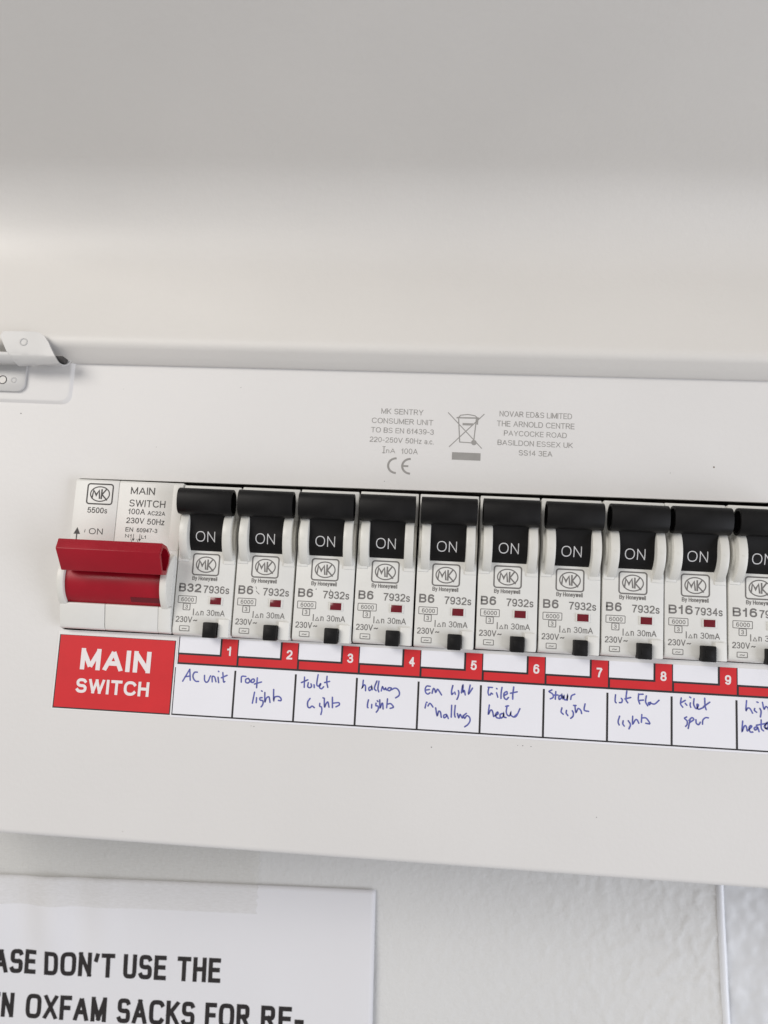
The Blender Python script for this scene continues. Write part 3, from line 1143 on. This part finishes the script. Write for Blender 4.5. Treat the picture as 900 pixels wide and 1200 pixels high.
ink = Ink(-.155)
for k in range(11):
    ink.stroke([(P * k - (.0 if k else -.05), 0), (P * k - .05, 13.35)], .26 if k == 0 else .56, cap=False)
ink.stroke([(-.1, 0), (XE, 0)], .42, cap=False)
wbuild(ink, 'cell_lines', M_line, strip)
INK = [
 [[(2.4,9.5),(4.2,13.0)],[(4.2,13.0),(4.6,9.9)],[(3.0,10.8),(4.5,11.1)],[(6.5,12.3),(5.7,12.2),(5.3,11.3),(5.6,10.3),(6.3,9.7),(7.1,9.7)],[(8.7,11.5),(8.8,10.2),(9.3,9.6),(9.9,9.9),(10.3,11.1),(10.5,11.5)],[(11.1,9.8),(11.0,11.3),(11.7,11.2),(12.2,9.9)],[(12.7,11.2),(13.0,9.7)],[(12.7,12.9),(12.8,12.8)],[(14.0,12.6),(14.4,10.1),(14.8,10.1)],[(13.7,11.1),(15.3,11.9)]],
 [[(1.9,10.2),(1.9,11.8),(3.1,11.9)],[(3.9,11.4),(3.2,11.1),(3.2,10.3),(3.9,10.1),(4.4,10.7),(4.0,11.3)],[(4.4,10.6),(4.8,10.4),(5.3,10.3),(5.7,10.8),(5.5,11.3),(4.9,11.1),(4.8,10.6)],[(6.5,11.7),(6.5,8.9)],[(5.8,9.9),(7.8,10.6)],[(6.0,7.6),(5.6,4.5)],[(6.7,6.1),(6.7,4.7)],[(8.3,6.2),(7.7,6.1),(7.8,5.5),(8.5,5.4),(8.7,4.9),(8.6,4.2),(8.2,3.6)],[(8.0,8.1),(8.2,8.0)],[(9.0,7.7),(9.2,5.1),(9.6,6.2),(10.3,6.5),(10.7,5.0)],[(11.5,8.7),(11.7,5.7),(12.0,6.6),(13.1,6.8),(13.8,6.3),(13.8,5.7),(13.1,5.7)]],
 [[(2.5,12.7),(2.6,9.8)],[(1.7,11.1),(3.5,12.0)],[(3.7,11.2),(3.6,10.1),(4.2,9.8),(4.7,10.2),(4.5,10.9)],[(5.4,10.7),(5.5,9.9)],[(6.4,13.6),(6.2,11.9),(6.2,10.7),(6.7,10.4),(7.2,11.1),(7.3,10.9),(7.0,10.1),(7.6,9.7),(8.2,10.3)],[(9.0,13.3),(9.0,11.7),(9.4,10.2)],[(8.4,11.5),(9.8,11.9)],[(4.5,6.8),(3.9,5.8),(4.0,4.5),(4.6,4.2),(5.2,4.7),(5.9,4.3)],[(7.4,5.6),(7.4,4.8),(7.9,4.6),(8.1,3.7),(7.9,2.5)],[(8.2,7.2),(8.5,7.1)],[(8.6,7.1),(8.8,4.7),(9.2,5.6),(9.7,6.1),(10.1,4.7)],[(10.9,7.5),(11.1,4.6)],[(11.3,5.9),(12.8,6.1),(13.0,5.5),(12.1,4.9)]],
 [[(1.8,12.8),(1.7,11.1),(1.6,10.7),(2.1,11.5),(2.5,11.2),(2.6,9.9)],[(4.0,11.1),(3.5,10.7),(3.7,10.0),(4.3,10.5),(4.3,11.2),(4.5,10.3)],[(5.7,12.8),(5.1,10.8),(5.6,10.1)],[(6.3,12.8),(6.1,10.8),(6.4,9.8)],[(7.1,10.1),(7.4,11.3),(7.9,10.5),(8.3,11.0),(8.5,10.5),(8.9,10.5)],[(9.9,11.1),(9.2,11.1),(8.9,10.5),(9.5,10.3),(10.0,10.9)],[(10.0,10.6),(10.9,11.1),(11.7,10.9),(12.3,10.0),(12.2,9.1),(11.3,8.4)],[(3.6,7.4),(3.4,6.4),(3.4,5.4),(3.6,5.2)],[(4.6,6.2),(4.6,5.2)],[(6.1,7.3),(6.3,7.1)],[(5.8,6.6),(5.8,5.9),(6.4,5.8),(6.5,4.9),(6.0,4.1)],[(6.8,7.6),(7.0,5.4),(7.4,6.5),(7.7,6.6),(7.9,5.1)],[(9.0,8.0),(8.9,5.5)],[(9.0,6.5),(10.0,6.7),(10.8,5.8),(9.9,5.4)]],
 [[(3.3,12.2),(2.3,12.2),(1.9,11.3),(2.1,10.4),(2.7,10.0),(3.3,10.4)],[(2.2,11.1),(3.1,11.3)],[(3.9,10.3),(4.2,11.6),(4.6,11.4),(4.9,10.6),(5.4,11.5),(5.9,11.0),(6.6,10.0)],[(9.7,12.8),(9.4,11.3),(9.5,10.3),(9.9,10.7)],[(10.3,11.0),(10.5,10.4)],[(11.3,11.5),(11.5,10.8),(11.3,9.7),(11.0,9.0)],[(12.2,10.9),(12.4,12.6),(12.6,13.0),(12.6,11.2),(13.0,11.6),(13.3,10.4)],[(14.6,13.2),(14.2,10.8),(14.7,11.4),(15.3,12.4)],[(2.3,7.3),(2.1,6.1)],[(2.4,7.7),(2.6,7.7)],[(2.9,6.7),(3.3,7.4),(3.7,7.3),(4.3,6.5)],[(5.1,6.3),(5.6,4.2),(6.0,5.4),(6.5,5.2),(6.8,3.8)],[(8.2,4.7),(7.5,4.4),(7.6,3.7),(8.2,4.1),(8.3,4.6),(8.8,3.6)],[(9.6,7.3),(9.6,4.0)],[(10.6,7.3),(10.5,5.0),(10.7,4.1)],[(11.3,5.1),(11.7,4.0),(12.1,4.9),(12.7,4.0),(13.0,4.7)],[(13.8,5.3),(13.1,4.6),(13.4,3.9),(14.0,4.7),(14.8,4.2),(14.9,3.2),(14.3,2.2),(13.5,1.6)]],
 [[(2.0,12.9),(3.2,12.9)],[(2.2,12.8),(2.0,11.5),(2.3,10.7)],[(2.7,10.8),(2.9,11.3),(3.3,11.1)],[(4.4,12.7),(4.5,12.6)],[(4.4,11.5),(4.8,10.3)],[(5.9,13.1),(5.7,11.6),(5.7,10.0)],[(6.6,10.9),(7.4,11.4),(7.2,12.0),(6.5,11.4),(6.6,10.3),(7.2,9.8),(7.8,10.4)],[(9.2,13.4),(9.0,11.5),(9.0,10.0)],[(8.3,11.6),(10.2,12.1)],[(2.5,8.0),(2.3,5.5),(2.9,6.6),(3.4,6.4),(3.8,4.9)],[(3.8,4.9),(4.2,5.2),(5.0,5.7),(4.9,6.2),(4.4,5.6),(4.6,4.7),(5.5,4.5)],[(6.2,5.9),(5.6,5.5),(5.8,4.6),(6.5,5.1),(6.6,5.9),(6.7,5.0),(7.3,4.8)],[(7.5,8.1),(7.3,6.4),(7.7,5.5),(8.3,5.4),(8.6,6.3),(8.6,5.6),(9.4,5.1),(10.2,5.5),(11.1,7.5)],[(7.1,7.9),(7.9,8.1)],[(9.6,5.2),(10.5,6.1)]],
 [[(2.2,13.2),(1.4,12.7),(2.4,12.1),(2.6,11.2),(1.8,10.7)],[(3.3,12.8),(3.2,10.7)],[(2.8,11.8),(3.9,11.9)],[(4.8,11.9),(4.2,11.5),(4.3,10.7),(4.9,11.2),(5.0,12.0),(5.3,11.0),(5.6,11.7),(5.7,10.8),(6.4,10.8),(6.6,12.0),(6.5,10.6)],[(7.5,10.9),(7.7,11.9),(8.6,12.4)],[(5.1,8.4),(4.9,7.3),(5.5,6.7)],[(6.4,7.8),(6.3,7.1),(6.8,6.4)],[(8.0,7.8),(8.3,7.2),(8.2,6.3),(7.6,5.7)],[(8.3,9.3),(9.0,9.3)],[(8.7,9.2),(9.0,7.4),(9.6,8.5),(10.3,8.1),(10.6,7.2)],[(11.5,9.9),(11.3,8.2),(12.5,7.9)]],
 [[(2.2,12.9),(2.1,11.2),(2.4,10.7)],[(3.8,12.0),(4.1,11.6),(3.9,10.9),(3.3,10.8)],[(5.3,14.1),(5.1,11.8),(5.6,10.9)],[(4.8,11.9),(6.4,12.4)],[(8.6,13.5),(8.5,12.0),(8.9,10.8)],[(8.6,13.4),(9.8,13.5)],[(8.6,11.7),(9.9,11.9)],[(10.7,13.1),(10.5,11.5),(11.1,10.4)],[(11.9,11.4),(11.3,11.2),(11.5,10.7),(12.0,11.1),(13.0,11.0),(14.2,12.1)],[(3.4,7.1),(3.0,5.6),(3.3,4.7)],[(4.4,5.9),(4.3,5.1),(4.7,4.5)],[(5.8,6.0),(6.4,5.0),(6.0,3.8)],[(7.0,7.3),(7.0,5.2),(7.7,6.3),(8.2,6.4),(8.7,5.5)],[(9.5,7.9),(9.4,5.8)],[(9.6,7.0),(10.7,7.0),(11.7,5.6),(10.6,5.6)]],
 [[(2.6,13.1),(2.4,11.5),(3.0,10.6)],[(2.4,11.7),(3.7,12.5)],[(3.7,11.7),(4.1,11.2)],[(4.9,13.5),(5.2,13.3)],[(5.1,11.9),(5.0,11.3),(5.2,10.7)],[(6.1,13.1),(6.0,11.5),(6.7,10.4),(7.3,11.4),(6.9,11.6),(7.0,10.6),(7.5,10.3),(8.7,10.9)],[(9.0,13.4),(9.1,11.3),(9.4,10.3)],[(8.7,11.1),(10.4,12.4)],[(4.1,8.0),(3.5,7.6),(4.2,6.9),(4.2,6.0),(3.8,5.4)],[(5.0,7.3),(4.5,4.9)],[(4.7,7.1),(5.5,7.9),(6.0,7.4),(5.0,6.6)],[(6.6,7.4),(6.7,6.5),(7.3,6.1),(7.8,6.8)],[(8.4,6.3),(8.5,7.4),(9.2,8.1),(10.0,8.1)]],
 [[(2.7,13.4),(2.5,10.8),(3.0,11.4),(3.6,11.3),(4.3,10.1)],[(4.9,11.4),(4.8,10.9),(5.4,10.4)],[(5.5,13.2),(5.8,13.1)],[(6.3,11.5),(6.6,10.7),(6.4,9.2)],[(7.0,13.2),(7.4,11.4),(7.9,12.1),(8.5,11.7),(8.8,10.7)],[(1.6,7.8),(1.4,5.0),(2.0,6.4),(2.5,6.5),(2.8,5.2)],[(2.8,5.2),(4.0,6.4),(3.7,6.7),(3.3,6.0),(3.6,5.0),(4.3,5.0)],[(5.3,6.5),(4.7,6.1),(4.9,5.6),(5.4,5.9),(5.6,6.4),(6.0,5.2)],[(6.6,8.4),(6.6,6.2),(7.2,5.5)],[(5.3,6.9),(7.7,7.5)],[(7.4,6.6),(8.2,7.6),(8.5,6.7),(7.7,6.2),(7.6,7.2),(8.5,7.9),(8.9,7.0),(8.2,6.0),(7.5,6.6)],[(9.4,6.1),(9.5,7.0),(10.0,7.4)]],
]
for k, L in enumerate(INK):
    ink = Ink(-.165)
    ink.k = 0
    for st in L:
        ink.stroke([(P * k + p[0], p[1]) for p in spline(st)], .42, rnd=True)
    wbuild(ink, 'handwriting', M_ink, strip)
